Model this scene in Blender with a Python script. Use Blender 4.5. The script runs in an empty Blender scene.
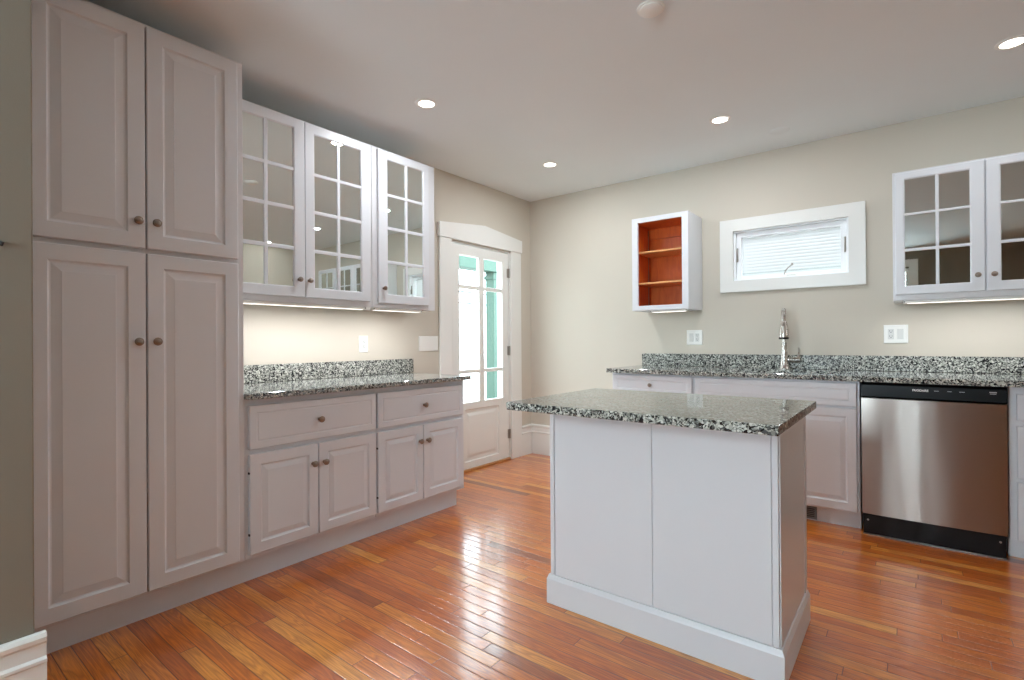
import bpy, bmesh, math, random
from mathutils import Matrix, Vector
random.seed(4)
scene = bpy.context.scene
C = scene.collection
PI = math.pi

# ------------------------------------------------------------------ camera, world, exposure
CAM = Vector((3.057, -4.2282, 1.1356))
YAW, PITCH, ROLL, FPX = math.radians(37.995), math.radians(0.137), math.radians(-0.382), 511.1
fw = Vector((-math.sin(YAW) * math.cos(PITCH), math.cos(YAW) * math.cos(PITCH), math.sin(PITCH)))
rt = Vector((math.cos(YAW), math.sin(YAW), 0)); up = rt.cross(fw)
rt2 = rt * math.cos(ROLL) + up * math.sin(ROLL); up2 = up * math.cos(ROLL) - rt * math.sin(ROLL)
cd = bpy.data.cameras.new('camera'); cam = bpy.data.objects.new('camera', cd); C.objects.link(cam)
cd.sensor_width = 36; cd.lens = FPX * 36 / 1024; cd.clip_start = 0.02
m = Matrix((rt2, up2, -fw)).transposed().to_4x4(); m.translation = CAM
cam.matrix_world = m
scene.camera = cam

scene.view_settings.view_transform = 'Standard'
scene.view_settings.look = 'None'
scene.view_settings.gamma = 1
scene.view_settings.use_curve_mapping = False
scene.view_settings.exposure = 0.18

SKY = 10.5          # radiance of the bright overcast sky
LAMP = 8.5        # watts of each recessed lamp
STRIP = 6.0        # watts per metre of each under-cabinet strip
DAY = 74.0         # watts of light through each added rear window
w = bpy.data.worlds.new('sky'); scene.world = w; w.use_nodes = True
bg = w.node_tree.nodes['Background']
bg.inputs[0].default_value = (0.78, 0.91, 1.0, 1); bg.inputs[1].default_value = SKY
scene.cycles.max_bounces = 10; scene.cycles.diffuse_bounces = 6; scene.cycles.glossy_bounces = 5
scene.cycles.transparent_max_bounces = 12
scene.cycles.sample_clamp_indirect = 6.0

H = 2.556
XR, YR = 5.0, -6.6          # right and rear walls
STUBX, STUBY = 1.112, -3.924  # wall return beside the pantry

def area(name, loc, sx, sy, power, color, rot=(0, 0, 0), parent=None, shape='RECTANGLE', spread=PI, portal=False):
    l = bpy.data.lights.new(name, 'AREA'); l.shape = shape; l.size = sx; l.size_y = sy
    l.energy = power; l.color = color; l.spread = spread
    if portal: l.cycles.is_portal = True
    o = bpy.data.objects.new(name, l); C.objects.link(o); o.location = loc; o.rotation_euler = rot
    if parent: o.parent = parent
    return o
# the openings that let the sky in: entry door and window
area('sky_portal', (-0.12, -0.75, 1.25), 1.3, 0.62, 1, (1, 1, 1), (0, -PI / 2, 0), portal=True)
area('sky_portal', (2.342, 0.16, 1.785), 0.76, 0.40, 1, (1, 1, 1), (-PI / 2, 0, 0), portal=True)
# light through two unseen rear windows, added to brighten the island front
ADDED_REAR_WIN = [(1.22, 2.12, 1.00, 2.25), (2.76, 3.04, 1.00, 2.25)]
for x0, x1, z0, z1 in ADDED_REAR_WIN:
    area('added_daylight', ((x0 + x1) / 2, YR - 0.17, (z0 + z1) / 2), x1 - x0, z1 - z0, DAY * (x1 - x0) * (z1 - z0), (0.74, 0.87, 1.0), (PI / 2, 0, 0))

# ------------------------------------------------------------------ materials
def lin(c):
    return tuple((v / 12.92 if v <= 0.04045 else ((v + 0.055) / 1.055) ** 2.4) for v in [x / 255 for x in c])
MATS = {}
def newmat(name):
    m = bpy.data.materials.new(name); m.use_nodes = True
    nt = m.node_tree
    return m, nt, nt.nodes['Principled BSDF']
def setp(b, **k):
    for n, v in k.items(): b.inputs[n.replace('_', ' ')].default_value = v
def N(nt, t, **k):
    n = nt.nodes.new(t)
    for a, v in k.items(): setattr(n, a, v)
    return n
def paint(name, col, rough=0.5, bump=0.0, scale=120, spec=0.5, var=0.03, coat=0.0):
    m, nt, b = newmat(name)
    tc = N(nt, 'ShaderNodeTexCoord')
    no = N(nt, 'ShaderNodeTexNoise'); no.inputs['Scale'].default_value = scale; no.inputs['Detail'].default_value = 3
    nt.links.new(tc.outputs['Object'], no.inputs['Vector'])
    n2 = N(nt, 'ShaderNodeTexNoise'); n2.inputs['Scale'].default_value = 1.7; n2.inputs['Detail'].default_value = 2
    nt.links.new(tc.outputs['Object'], n2.inputs['Vector'])
    mx = N(nt, 'ShaderNodeMix', data_type='RGBA')
    mx.inputs[6].default_value = (*[c * (1 - var) for c in col], 1); mx.inputs[7].default_value = (*[min(1, c * (1 + var)) for c in col], 1)
    nt.links.new(n2.outputs['Fac'], mx.inputs[0]); nt.links.new(mx.outputs[2], b.inputs['Base Color'])
    setp(b, Roughness=rough); b.inputs['Specular IOR Level'].default_value = spec
    b.inputs['Coat Weight'].default_value = coat; b.inputs['Coat Roughness'].default_value = 0.15
    if bump:
        bp = N(nt, 'ShaderNodeBump'); bp.inputs['Strength'].default_value = bump; bp.inputs['Distance'].default_value = 0.002
        nt.links.new(no.outputs['Fac'], bp.inputs['Height']); nt.links.new(bp.outputs['Normal'], b.inputs['Normal'])
    MATS[name] = m
    return m
paint('wall_paint', lin((204, 196, 182)), 0.75, 0.15, 260)
paint('wall_dimmed', lin((134, 125, 111)), 0.75, 0.15, 260)  # wall colour darkened to imitate the dim light around the camera
paint('ceiling_paint', lin((230, 235, 236)), 0.85, 0.12, 200)
paint('cabinet_white', lin((223, 225, 229)), 0.34, 0.03, 60, var=0.015)
paint('cabinet_side', lin((220, 220, 222)), 0.28, 0.02, 60, var=0.015)
paint('island_white', lin((224, 224, 227)), 0.36, 0.03, 60, var=0.015)
paint('trim_white', lin((232, 231, 226)), 0.35, 0.05, 40, var=0.015)
paint('vinyl_white', lin((250, 252, 254)), 0.3, 0, 40, var=0.004)
paint('plastic_grey', lin((214, 214, 210)), 0.35, 0, 40, var=0.01)
paint('plastic_white', lin((238, 237, 232)), 0.3, 0, 40, var=0.01)
paint('slot_dark', (0.02, 0.02, 0.02), 0.6)
paint('gap_dark', (0.05, 0.045, 0.04), 0.8)
paint('black_plastic', (0.004, 0.004, 0.0045), 0.30, 0.0, spec=0.22)
paint('grey_print', (0.42, 0.43, 0.44), 0.5)
paint('porch_green', lin((42, 70, 57)), 0.6, 0.1, 30)
paint('wire_dark', (0.012, 0.012, 0.013), 0.8, spec=0.1)
paint('street_grey', lin((170, 170, 165)), 0.9, 0.2, 8)
paint('register_grey', lin((120, 120, 122)), 0.5, 0.0)

def metal(name, col, rough, aniso=0.0, brush=None):
    m, nt, b = newmat(name)
    setp(b, Metallic=1.0, Roughness=rough); b.inputs['Base Color'].default_value = (*col, 1)
    tc = N(nt, 'ShaderNodeTexCoord')
    no = N(nt, 'ShaderNodeTexNoise'); no.inputs['Scale'].default_value = 1; no.inputs['Detail'].default_value = 4
    mp = N(nt, 'ShaderNodeMapping'); mp.inputs['Scale'].default_value = brush or (60, 60, 60)
    nt.links.new(tc.outputs['Object'], mp.inputs[0]); nt.links.new(mp.outputs[0], no.inputs['Vector'])
    mr = N(nt, 'ShaderNodeMapRange'); mr.inputs[3].default_value = rough * (0.96 if aniso else 0.85); mr.inputs[4].default_value = rough * (1.05 if aniso else 1.2)
    nt.links.new(no.outputs['Fac'], mr.inputs[0]); nt.links.new(mr.outputs[0], b.inputs['Roughness'])
    if aniso:
        b.inputs['Anisotropic'].default_value = aniso
        b.inputs['Anisotropic Rotation'].default_value = 0.25
        tg = N(nt, 'ShaderNodeTangent', direction_type='RADIAL', axis='Z')
        nt.links.new(tg.outputs[0], b.inputs['Tangent'])
        # a large soft waviness of the sheet across its width
        mp2 = N(nt, 'ShaderNodeMapping'); mp2.inputs['Scale'].default_value = (9, 9, 0.9)
        n2 = N(nt, 'ShaderNodeTexNoise'); n2.inputs['Scale'].default_value = 1; n2.inputs['Detail'].default_value = 1
        nt.links.new(tc.outputs['Object'], mp2.inputs[0]); nt.links.new(mp2.outputs[0], n2.inputs['Vector'])
        bp = N(nt, 'ShaderNodeBump'); bp.inputs['Strength'].default_value = 0.25; bp.inputs['Distance'].default_value = 0.01
        nt.links.new(n2.outputs['Fac'], bp.inputs['Height']); nt.links.new(bp.outputs['Normal'], b.inputs['Normal'])
    MATS[name] = m
    return m
metal('knob_bronze', (0.30, 0.245, 0.205), 0.30)
metal('steel', (0.43, 0.385, 0.35), 0.28, 0.95, (1.5, 1.5, 500))
metal('nickel', (0.50, 0.46, 0.42), 0.27)
metal('sink_steel', (0.55, 0.56, 0.57), 0.3)
metal('hinge_metal', (0.40, 0.37, 0.33), 0.4)
metal('dimmed_glass', (0.55, 0.575, 0.55), 0.012)  # darker tint stands in for the dim room these panes reflect
metal('mirror_glass', (0.84, 0.88, 0.85), 0.012)

def window_glass():
    m, nt, b = newmat('window_glass'); nt.nodes.remove(b)
    t = N(nt, 'ShaderNodeBsdfTransparent'); t.inputs[0].default_value = (0.95, 0.98, 0.97, 1)
    g = N(nt, 'ShaderNodeBsdfGlossy'); g.inputs['Roughness'].default_value = 0.02
    lw = N(nt, 'ShaderNodeLayerWeight'); lw.inputs[0].default_value = 0.5
    pw = N(nt, 'ShaderNodeMath', operation='POWER'); pw.inputs[1].default_value = 5; nt.links.new(lw.outputs['Facing'], pw.inputs[0])
    f = N(nt, 'ShaderNodeMath', operation='MULTIPLY_ADD'); f.inputs[1].default_value = 0.9; f.inputs[2].default_value = 0.035; nt.links.new(pw.outputs[0], f.inputs[0])
    mx = N(nt, 'ShaderNodeMixShader')
    nt.links.new(f.outputs[0], mx.inputs[0]); nt.links.new(t.outputs[0], mx.inputs[1]); nt.links.new(g.outputs[0], mx.inputs[2])
    nt.links.new(mx.outputs[0], nt.nodes['Material Output'].inputs[0])
    MATS['window_glass'] = m
window_glass()

def blind_mat():
    m, nt, b = newmat('blind_slats'); nt.nodes.remove(b)
    d = N(nt, 'ShaderNodeBsdfDiffuse'); d.inputs[0].default_value = (0.85, 0.86, 0.86, 1)
    t = N(nt, 'ShaderNodeBsdfTranslucent'); t.inputs[0].default_value = (0.43, 0.42, 0.405, 1)
    mx = N(nt, 'ShaderNodeMixShader'); mx.inputs[0].default_value = 0.5
    nt.links.new(d.outputs[0], mx.inputs[1]); nt.links.new(t.outputs[0], mx.inputs[2])
    nt.links.new(mx.outputs[0], nt.nodes['Material Output'].inputs[0]); MATS['blind_slats'] = m
blind_mat()

def emis(name, col, s):
    m, nt, b = newmat(name)
    b.inputs['Base Color'].default_value = (*col, 1)
    b.inputs['Emission Color'].default_value = (*col, 1); b.inputs['Emission Strength'].default_value = s
    MATS[name] = m
emis('lamp_lens', (1.0, 0.95, 0.86), 6.0)
emis('strip_lens', (1.0, 0.96, 0.88), 1.6)

def granite(name='granite', rough=0.06, spec=0.7):
    m, nt, b = newmat(name)
    tc = N(nt, 'ShaderNodeTexCoord')
    no = N(nt, 'ShaderNodeTexNoise'); no.inputs['Scale'].default_value = 55; no.inputs['Detail'].default_value = 3
    nt.links.new(tc.outputs['Object'], no.inputs['Vector'])
    ad = N(nt, 'ShaderNodeMix', data_type='VECTOR'); ad.inputs[0].default_value = 0.018
    nt.links.new(tc.outputs['Object'], ad.inputs[4]); nt.links.new(no.outputs['Color'], ad.inputs[5])
    def vor(scale):
        v = N(nt, 'ShaderNodeTexVoronoi'); v.inputs['Scale'].default_value = scale; v.inputs['Randomness'].default_value = 1
        nt.links.new(ad.outputs[1], v.inputs['Vector'])
        s = N(nt, 'ShaderNodeSeparateColor'); nt.links.new(v.outputs['Color'], s.inputs[0]); return s.outputs[0]
    def ramp(src, stops):
        r = N(nt, 'ShaderNodeValToRGB'); r.color_ramp.interpolation = 'CONSTANT'
        e = r.color_ramp.elements
        e[0].position = 0; e[0].color = (*stops[0][1], 1); e[1].position = stops[1][0]; e[1].color = (*stops[1][1], 1)
        for p, c in stops[2:]:
            k = e.new(p); k.color = (*c, 1)
        nt.links.new(src, r.inputs[0]); return r.outputs[0]
    dk, g1, g2, lt, wh = lin((34, 34, 36)), lin((88, 89, 87)), lin((136, 138, 132)), lin((178, 180, 171)), lin((210, 211, 203))
    big = ramp(vor(125), [(0, dk), (0.30, g1), (0.45, g2), (0.62, lt), (0.82, wh)])
    small = ramp(vor(230), [(0, dk), (0.30, g1), (0.44, g2), (0.60, lt), (0.84, wh)])
    n2 = N(nt, 'ShaderNodeTexNoise'); n2.inputs['Scale'].default_value = 70; n2.inputs['Detail'].default_value = 1
    nt.links.new(tc.outputs['Object'], n2.inputs['Vector'])
    st = N(nt, 'ShaderNodeMath', operation='GREATER_THAN'); st.inputs[1].default_value = 0.52
    nt.links.new(n2.outputs['Fac'], st.inputs[0])
    mx = N(nt, 'ShaderNodeMix', data_type='RGBA'); nt.links.new(st.outputs[0], mx.inputs[0])
    nt.links.new(big, mx.inputs[6]); nt.links.new(small, mx.inputs[7]); nt.links.new(mx.outputs[2], b.inputs['Base Color'])
    setp(b, Roughness=rough); b.inputs['Specular IOR Level'].default_value = spec
    MATS[name] = m
granite()
granite('granite_upright', 0.16, 0.2)

def wood_orange(name, c0, c1, rough=0.35):
    m, nt, b = newmat(name)
    tc = N(nt, 'ShaderNodeTexCoord'); mp = N(nt, 'ShaderNodeMapping'); mp.inputs['Scale'].default_value = (14, 14, 2.2)
    no = N(nt, 'ShaderNodeTexNoise'); no.inputs['Scale'].default_value = 3; no.inputs['Detail'].default_value = 5; no.inputs['Distortion'].default_value = 0.6
    nt.links.new(tc.outputs['Object'], mp.inputs[0]); nt.links.new(mp.outputs[0], no.inputs['Vector'])
    r = N(nt, 'ShaderNodeValToRGB'); r.color_ramp.elements[0].position = 0.3; r.color_ramp.elements[1].position = 0.7
    r.color_ramp.elements[0].color = (*c0, 1); r.color_ramp.elements[1].color = (*c1, 1)
    nt.links.new(no.outputs['Fac'], r.inputs[0]); nt.links.new(r.outputs[0], b.inputs['Base Color'])
    setp(b, Roughness=rough); MATS[name] = m
wood_orange('cabinet_wood', lin((196, 88, 22)), lin((216, 108, 34)))
wood_orange('shelf_wood', lin((214, 150, 88)), lin((232, 176, 116)))
wood_orange('threshold_wood', lin((176, 118, 66)), lin((198, 142, 88)), 0.3)

def floor_mat():
    m, nt, b = newmat('oak_floor')
    L = nt.links.new
    tc = N(nt, 'ShaderNodeTexCoord'); sp = N(nt, 'ShaderNodeSeparateXYZ'); L(tc.outputs['Object'], sp.inputs[0])
    def M(op, a, bb=None, c=None):
        n = N(nt, 'ShaderNodeMath', operation=op)
        for i, v in enumerate((a, bb, c)):
            if v is None: continue
            if isinstance(v, (int, float)): n.inputs[i].default_value = v
            else: L(v, n.inputs[i])
        return n.outputs[0]
    W = 0.0575
    ry = M('DIVIDE', sp.outputs[1], W); row = M('FLOOR', ry); fy = M('FRACT', ry)
    wn = N(nt, 'ShaderNodeTexWhiteNoise', noise_dimensions='1D'); L(row, wn.inputs['W'])
    wn2 = N(nt, 'ShaderNodeTexWhiteNoise', noise_dimensions='1D'); L(M('ADD', row, 41.7), wn2.inputs['W'])
    plen = M('MULTIPLY_ADD', wn2.outputs['Value'], 0.75, 0.55)
    px = M('DIVIDE', M('MULTIPLY_ADD', wn.outputs['Value'], 7.3, sp.outputs[0]), plen)
    col = M('FLOOR', px); fx = M('FRACT', px)
    cv = N(nt, 'ShaderNodeCombineXYZ'); L(row, cv.inputs[0]); L(col, cv.inputs[1])
    pr = N(nt, 'ShaderNodeTexWhiteNoise', noise_dimensions='2D'); L(cv.outputs[0], pr.inputs['Vector'])
    prs = N(nt, 'ShaderNodeSeparateColor'); L(pr.outputs['Color'], prs.inputs[0])
    # grain along x, shifted for every strip
    gv = N(nt, 'ShaderNodeCombineXYZ')
    L(M('MULTIPLY_ADD', sp.outputs[0], 1.6, M('MULTIPLY', prs.outputs[0], 60)), gv.inputs[0])
    L(M('MULTIPLY_ADD', sp.outputs[1], 26.0, M('MULTIPLY', prs.outputs[1], 60)), gv.inputs[1])
    g1 = N(nt, 'ShaderNodeTexNoise'); g1.inputs['Scale'].default_value = 1.0; g1.inputs['Detail'].default_value = 2; g1.inputs['Distortion'].default_value = 0.8
    L(gv.outputs[0], g1.inputs['Vector'])
    rings = M('FRACT', M('MULTIPLY', g1.outputs['Fac'], 9.0))           # cathedral rings
    rings = M('ABSOLUTE', M('SUBTRACT', rings, 0.5))
    gv2 = N(nt, 'ShaderNodeCombineXYZ')
    L(M('MULTIPLY_ADD', sp.outputs[0], 9.0, M('MULTIPLY', prs.outputs[2], 60)), gv2.inputs[0])
    L(M('MULTIPLY', sp.outputs[1], 420.0), gv2.inputs[1])
    g2 = N(nt, 'ShaderNodeTexNoise'); g2.inputs['Scale'].default_value = 1.0; g2.inputs['Detail'].default_value = 3
    L(gv2.outputs[0], g2.inputs['Vector'])
    tone = N(nt, 'ShaderNodeValToRGB'); e = tone.color_ramp.elements
    stops = [(0.0, (128, 58, 8)), (0.05, (184, 90, 12)), (0.3, (200, 102, 16)), (0.65, (208, 112, 22)), (0.88, (218, 130, 38)), (1.0, (228, 154, 66))]
    e[0].position = 0; e[0].color = (*lin(stops[0][1]), 1); e[1].position = stops[1][0]; e[1].color = (*lin(stops[1][1]), 1)
    for p, c in stops[2:]:
        k = e.new(p); k.color = (*lin(c), 1)
    L(pr.outputs['Value'], tone.inputs[0])
    gm = M('MULTIPLY_ADD', rings, 0.75, M('MULTIPLY_ADD', g2.outputs['Fac'], 0.7, 0.35))   # about 0.6 - 1.1
    mul = N(nt, 'ShaderNodeMix', data_type='RGBA', blend_type='MULTIPLY'); mul.inputs[0].default_value = 1
    L(tone.outputs[0], mul.inputs[6]); cb = N(nt, 'ShaderNodeCombineColor')
    L(gm, cb.inputs[0]); L(M('POWER', gm, 1.35), cb.inputs[1]); L(M('POWER', gm, 1.6), cb.inputs[2]); L(cb.outputs[0], mul.inputs[7])
    # gaps between strips
    ey = M('MINIMUM', fy, M('SUBTRACT', 1.0, fy)); ex = M('MULTIPLY', M('MINIMUM', fx, M('SUBTRACT', 1.0, fx)), M('DIVIDE', plen, W))
    ed = M('MINIMUM', ey, ex)
    gap = N(nt, 'ShaderNodeMapRange'); gap.inputs[1].default_value = 0.010; gap.inputs[2].default_value = 0.028; L(ed, gap.inputs[0])
    dk = N(nt, 'ShaderNodeMix', data_type='RGBA'); dk.inputs[6].default_value = (*lin((70, 30, 12)), 1)
    L(gap.outputs[0], dk.inputs[0]); L(mul.outputs[2], dk.inputs[7]); L(dk.outputs[2], b.inputs['Base Color'])
    # rounded strip edges, faint cupping and a random tilt of every strip
    edge = N(nt, 'ShaderNodeMapRange'); edge.interpolation_type = 'SMOOTHSTEP'; edge.inputs[1].default_value = 0.0; edge.inputs[2].default_value = 0.06; L(ed, edge.inputs[0])
    cup = M('MULTIPLY', M('MULTIPLY', fy, M('SUBTRACT', 1.0, fy)), 0.9)
    tilt = M('MULTIPLY', M('SUBTRACT', prs.outputs[1], 0.5), M('MULTIPLY', fy, 0.25))
    h = M('ADD', M('ADD', edge.outputs[0], cup), M('ADD', tilt, M('MULTIPLY', g2.outputs['Fac'], 0.05)))
    bp = N(nt, 'ShaderNodeBump'); bp.inputs['Strength'].default_value = 1.0; bp.inputs['Distance'].default_value = 0.0006
    L(h, bp.inputs['Height']); L(bp.outputs['Normal'], b.inputs['Normal']); L(bp.outputs['Normal'], b.inputs['Coat Normal'])
    setp(b, Roughness=0.30); b.inputs['Coat Weight'].default_value = 1.0; b.inputs['Coat IOR'].default_value = 1.55; b.inputs['Coat Roughness'].default_value = 0.15
    MATS['oak_floor'] = m
floor_mat()

# ------------------------------------------------------------------ mesh helpers
def new(): return bmesh.new()
def add_box(bm, x0, x1, y0, y1, z0, z1, bev=0.0, seg=2):
    r = bmesh.ops.create_cube(bm, size=1)
    vs = r['verts']
    for v in vs:
        v.co = Vector(((x0 + x1) / 2 + v.co.x * (x1 - x0), (y0 + y1) / 2 + v.co.y * (y1 - y0), (z0 + z1) / 2 + v.co.z * (z1 - z0)))
    if bev:
        es = list({e for v in vs for e in v.link_edges})
        bmesh.ops.bevel(bm, geom=es, offset=bev, segments=seg, affect='EDGES', profile=0.5)
    return bm
def box(*a, **k): return add_box(new(), *a, **k)
def add_rings(bm, rings, closed=False, cap=True):
    """rings: lists of points (same length); quads between neighbours"""
    vr = [[bm.verts.new(p) for p in r] for r in rings]
    n = len(vr[0]); pairs = list(zip(vr, vr[1:])) + ([(vr[-1], vr[0])] if closed else [])
    for a, b in pairs:
        for i in range(n):
            j = (i + 1) % n
            bm.faces.new((a[i], a[j], b[j], b[i]))
    if cap and not closed:
        bm.faces.new(vr[0][::-1]); bm.faces.new(vr[-1])
    return bm
def rect(x0, x1, z0, z1, y): return [(x0, y, z0), (x1, y, z0), (x1, y, z1), (x0, y, z1)]
def add_lathe(bm, prof, n=20, M=None):
    rings = [[Vector((r * math.cos(2 * PI * i / n), r * math.sin(2 * PI * i / n), z)) for i in range(n)] for r, z in prof]
    if M: rings = [[M @ p for p in r] for r in rings]
    return add_rings(bm, rings)
def add_tube(bm, pts, rad, n=14):
    pts = [Vector(p) for p in pts]; rads = rad if isinstance(rad, (list, tuple)) else [rad] * len(pts)
    rings = []; prev = None
    for i, p in enumerate(pts):
        t = (pts[min(i + 1, len(pts) - 1)] - pts[max(i - 1, 0)]).normalized()
        if prev is None:
            u = t.cross(Vector((0, 0, 1)));
            if u.length < 1e-3: u = t.cross(Vector((1, 0, 0)))
        else: u = prev - t * prev.dot(t)
        u.normalize(); v = t.cross(u); prev = u
        rings.append([p + (u * math.cos(2 * PI * k / n) + v * math.sin(2 * PI * k / n)) * rads[i] for k in range(n)])
    return add_rings(bm, rings)
def add_prism(bm, poly, y0, y1):
    """poly of (x, z) extruded along y"""
    return add_rings(bm, [[(x, y0, z) for x, z in poly], [(x, y1, z) for x, z in poly]])
def obj(name, bm, mat, parent=None, smooth=False, kind=None):
    bmesh.ops.recalc_face_normals(bm, faces=bm.faces)
    me = bpy.data.meshes.new(name); bm.to_mesh(me); bm.free()
    me.materials.append(MATS[mat])
    o = bpy.data.objects.new(name, me); C.objects.link(o)
    if smooth:
        for p in me.polygons: p.use_smooth = True
        try: me.set_sharp_from_angle(angle=math.radians(35))
        except Exception: pass
    if parent: o.parent = parent
    if kind: o['kind'] = kind
    return o
def tag(o, label, cat, group=None):
    o['label'] = label; o['category'] = cat
    if group: o['group'] = group
    return o
def thing(name, label, cat, loc=(0, 0, 0), rz=0.0, group=None):
    o = bpy.data.objects.new(name, None); C.objects.link(o)
    o.location = loc; o.rotation_euler = (0, 0, rz); o.empty_display_size = 0.1
    return tag(o, label, cat, group)
def struct(name, bm, mat, parent=None, **k):
    o = obj(name, bm, mat, parent, **k); o['kind'] = 'structure'; return o
def structure_empty(name, loc=(0, 0, 0), rz=0.0):
    o = bpy.data.objects.new(name, None); C.objects.link(o); o.location = loc; o.rotation_euler = (0, 0, rz); o['kind'] = 'structure'; return o
LEFT = PI / 2     # local x runs along +y of the room, local -y faces the room from the left wall

# ------------------------------------------------------------------ room shell
struct('floor', box(-0.15, XR + 0.15, YR - 0.15, 0.15, -0.10, 0.0), 'oak_floor')
struct('ceiling', box(-0.15, XR + 0.15, YR - 0.15, 0.15, H, H + 0.12), 'ceiling_paint')
# left wall with the entry door opening
D0, D1, DH = -1.157, -0.345, 1.995
bm = new()
add_box(bm, -0.15, 0, STUBY, D0, 0, H); add_box(bm, -0.15, 0, D1, 0.0, 0, H); add_box(bm, -0.15, 0, D0, D1, DH, H)
struct('wall_left', bm, 'wall_paint')
# back wall with the window opening
WX0, WX1, WZ0, WZ1 = 1.960, 2.725, 1.590, 1.985
bm = new()
add_box(bm, -0.15, WX0, 0, 0.15, 0, H); add_box(bm, WX1, XR + 0.15, 0, 0.15, 0, H)
add_box(bm, WX0, WX1, 0, 0.15, 0, WZ0); add_box(bm, WX0, WX1, 0, 0.15, WZ1, H)
struct('wall_back', bm, 'wall_paint')
struct('wall_right', box(XR, XR + 0.15, YR, 0, 0, H), 'wall_paint')
bm = new(); xs = [STUBX] + [v for r in ADDED_REAR_WIN for v in r[:2]] + [XR]
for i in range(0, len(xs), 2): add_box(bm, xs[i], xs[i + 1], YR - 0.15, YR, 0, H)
for x0, x1, z0, z1 in ADDED_REAR_WIN:
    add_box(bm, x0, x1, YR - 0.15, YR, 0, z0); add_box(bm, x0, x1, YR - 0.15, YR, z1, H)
struct('wall_rear', bm, 'wall_dimmed')
struct('wall_near', box(-0.15, STUBX, YR - 0.15, STUBY, 0, H, bev=0.004), 'wall_dimmed')

# baseboards: tall board, bead and cap
def baseboard(name, length, loc, rz, h=0.295):
    prof = [(0, 0), (-0.020, 0), (-0.020, h - 0.085), (-0.024, h - 0.080), (-0.024, h - 0.072), (-0.016, h - 0.066),
            (-0.016, h - 0.030), (-0.022, h - 0.022), (-0.024, h - 0.010), (-0.018, h), (0, h)]
    bm = new(); add_rings(bm, [[(0, y, z) for y, z in prof], [(length, y, z) for y, z in prof]])
    o = struct(name, bm, 'trim_white'); o.location = loc; o.rotation_euler = (0, 0, rz); return o
baseboard('baseboard_back', 1.19, (0.0, -0.001, 0), 0)
baseboard('baseboard_left', 0.165, (0.001, -0.190, 0), LEFT)
baseboard('baseboard_near', STUBY - YR + 0.022, (STUBX + 0.001, YR, 0), LEFT, 0.325)

# ------------------------------------------------------------------ entry door
bm = new()   # casing
add_box(bm, -0.001 - 0.022, -0.0005, 0, 0, 0, 0) if False else None
ct = 0.022
def lbox(bm, y0, y1, x0, x1, z0, z1, bev=0.0): return add_box(bm, x0, x1, y0, y1, z0, z1, bev=bev)
lbox(bm, -1.290, D0 + 0.004, 0.0005, ct, 0, 2.003, 0.003); lbox(bm, D1 - 0.004, -0.190, 0.0005, ct, 0, 2.003, 0.003)
hd = [(-1.300, 2.003), (-0.180, 2.003), (-0.180, 2.122), (-0.735, 2.180), (-1.300, 2.122)]
add_rings(bm, [[(0.0005, y, z) for y, z in hd], [(0.030, y, z) for y, z in hd]])
lbox(bm, D0, D0 + 0.012, -0.15, 0.0005, 0, DH); lbox(bm, D1 - 0.012, D1, -0.15, 0.0005, 0, DH); lbox(bm, D0, D1, -0.15, 0.0005, DH - 0.012, DH)
struct('trim_1', bm, 'trim_white')
dr = structure_empty('door_1', (-0.006, D0 + 0.018, 0.02), LEFT)
dw, dh, dt = (D1 - D0) - 0.034, 1.957, 0.042
bm = new()
# leaf: stiles, rails, muntins and a sunk lower panel, local x 0..dw, front at y = 0
cols = [(0.100, 0.362), (0.428, 0.685)]; rows = [(0.580, 0.836), (0.868, 1.578), (1.612, 1.870)]
def panel_rings(bm, x0, x1, z0, z1, prof, t):
    rg = [rect(x0, x1, z0, z1, t), rect(x0, x1, z0, z1, 0.0)] + [rect(x0 + i, x1 - i, z0 + i, z1 - i, d) for i, d in prof]
    return add_rings(bm, rg)
add_box(bm, 0, cols[0][0], 0, dt, 0, dh); add_box(bm, cols[1][1], dw, 0, dt, 0, dh)
add_box(bm, cols[0][0], cols[1][1], 0, dt, rows[2][1], dh)
for z0, z1 in ((rows[0][1], rows[1][0]), (rows[1][1], rows[2][0])): add_box(bm, cols[0][0], cols[1][1], 0.004, dt - 0.004, z0, z1, bev=0.004)
add_box(bm, cols[0][1], cols[1][0], 0.003, dt - 0.003, rows[0][0], rows[2][1], bev=0.004)
panel_rings(bm, cols[0][0], cols[1][1], 0, rows[0][0], [(0.06, 0), (0.066, 0.010), (0.095, 0.010), (0.12, 0.004)], dt)
struct('door_leaf', bm, 'trim_white', dr)
struct('glass_pane', box(cols[0][0], cols[1][1], 0.019, 0.023, rows[0][0], rows[2][1]), 'window_glass', dr)
for zz in (0.20, 1.00, 1.745):
    bm = new(); add_lathe(bm, [(0.006, 0), (0.0075, 0.004), (0.0075, 0.086), (0.006, 0.09)], 12, Matrix.Translation((dw + 0.004, -0.008, zz - 0.02)))
    add_box(bm, dw - 0.022, dw + 0.001, -0.0025, 0.0, zz - 0.018, zz + 0.068)
    struct('hinge', bm, 'hinge_metal', dr)
struct('trim_2', box(-0.15, 0.012, D0 + 0.012, D1 - 0.012, 0.0, 0.018, bev=0.004), 'threshold_wood')

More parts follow.
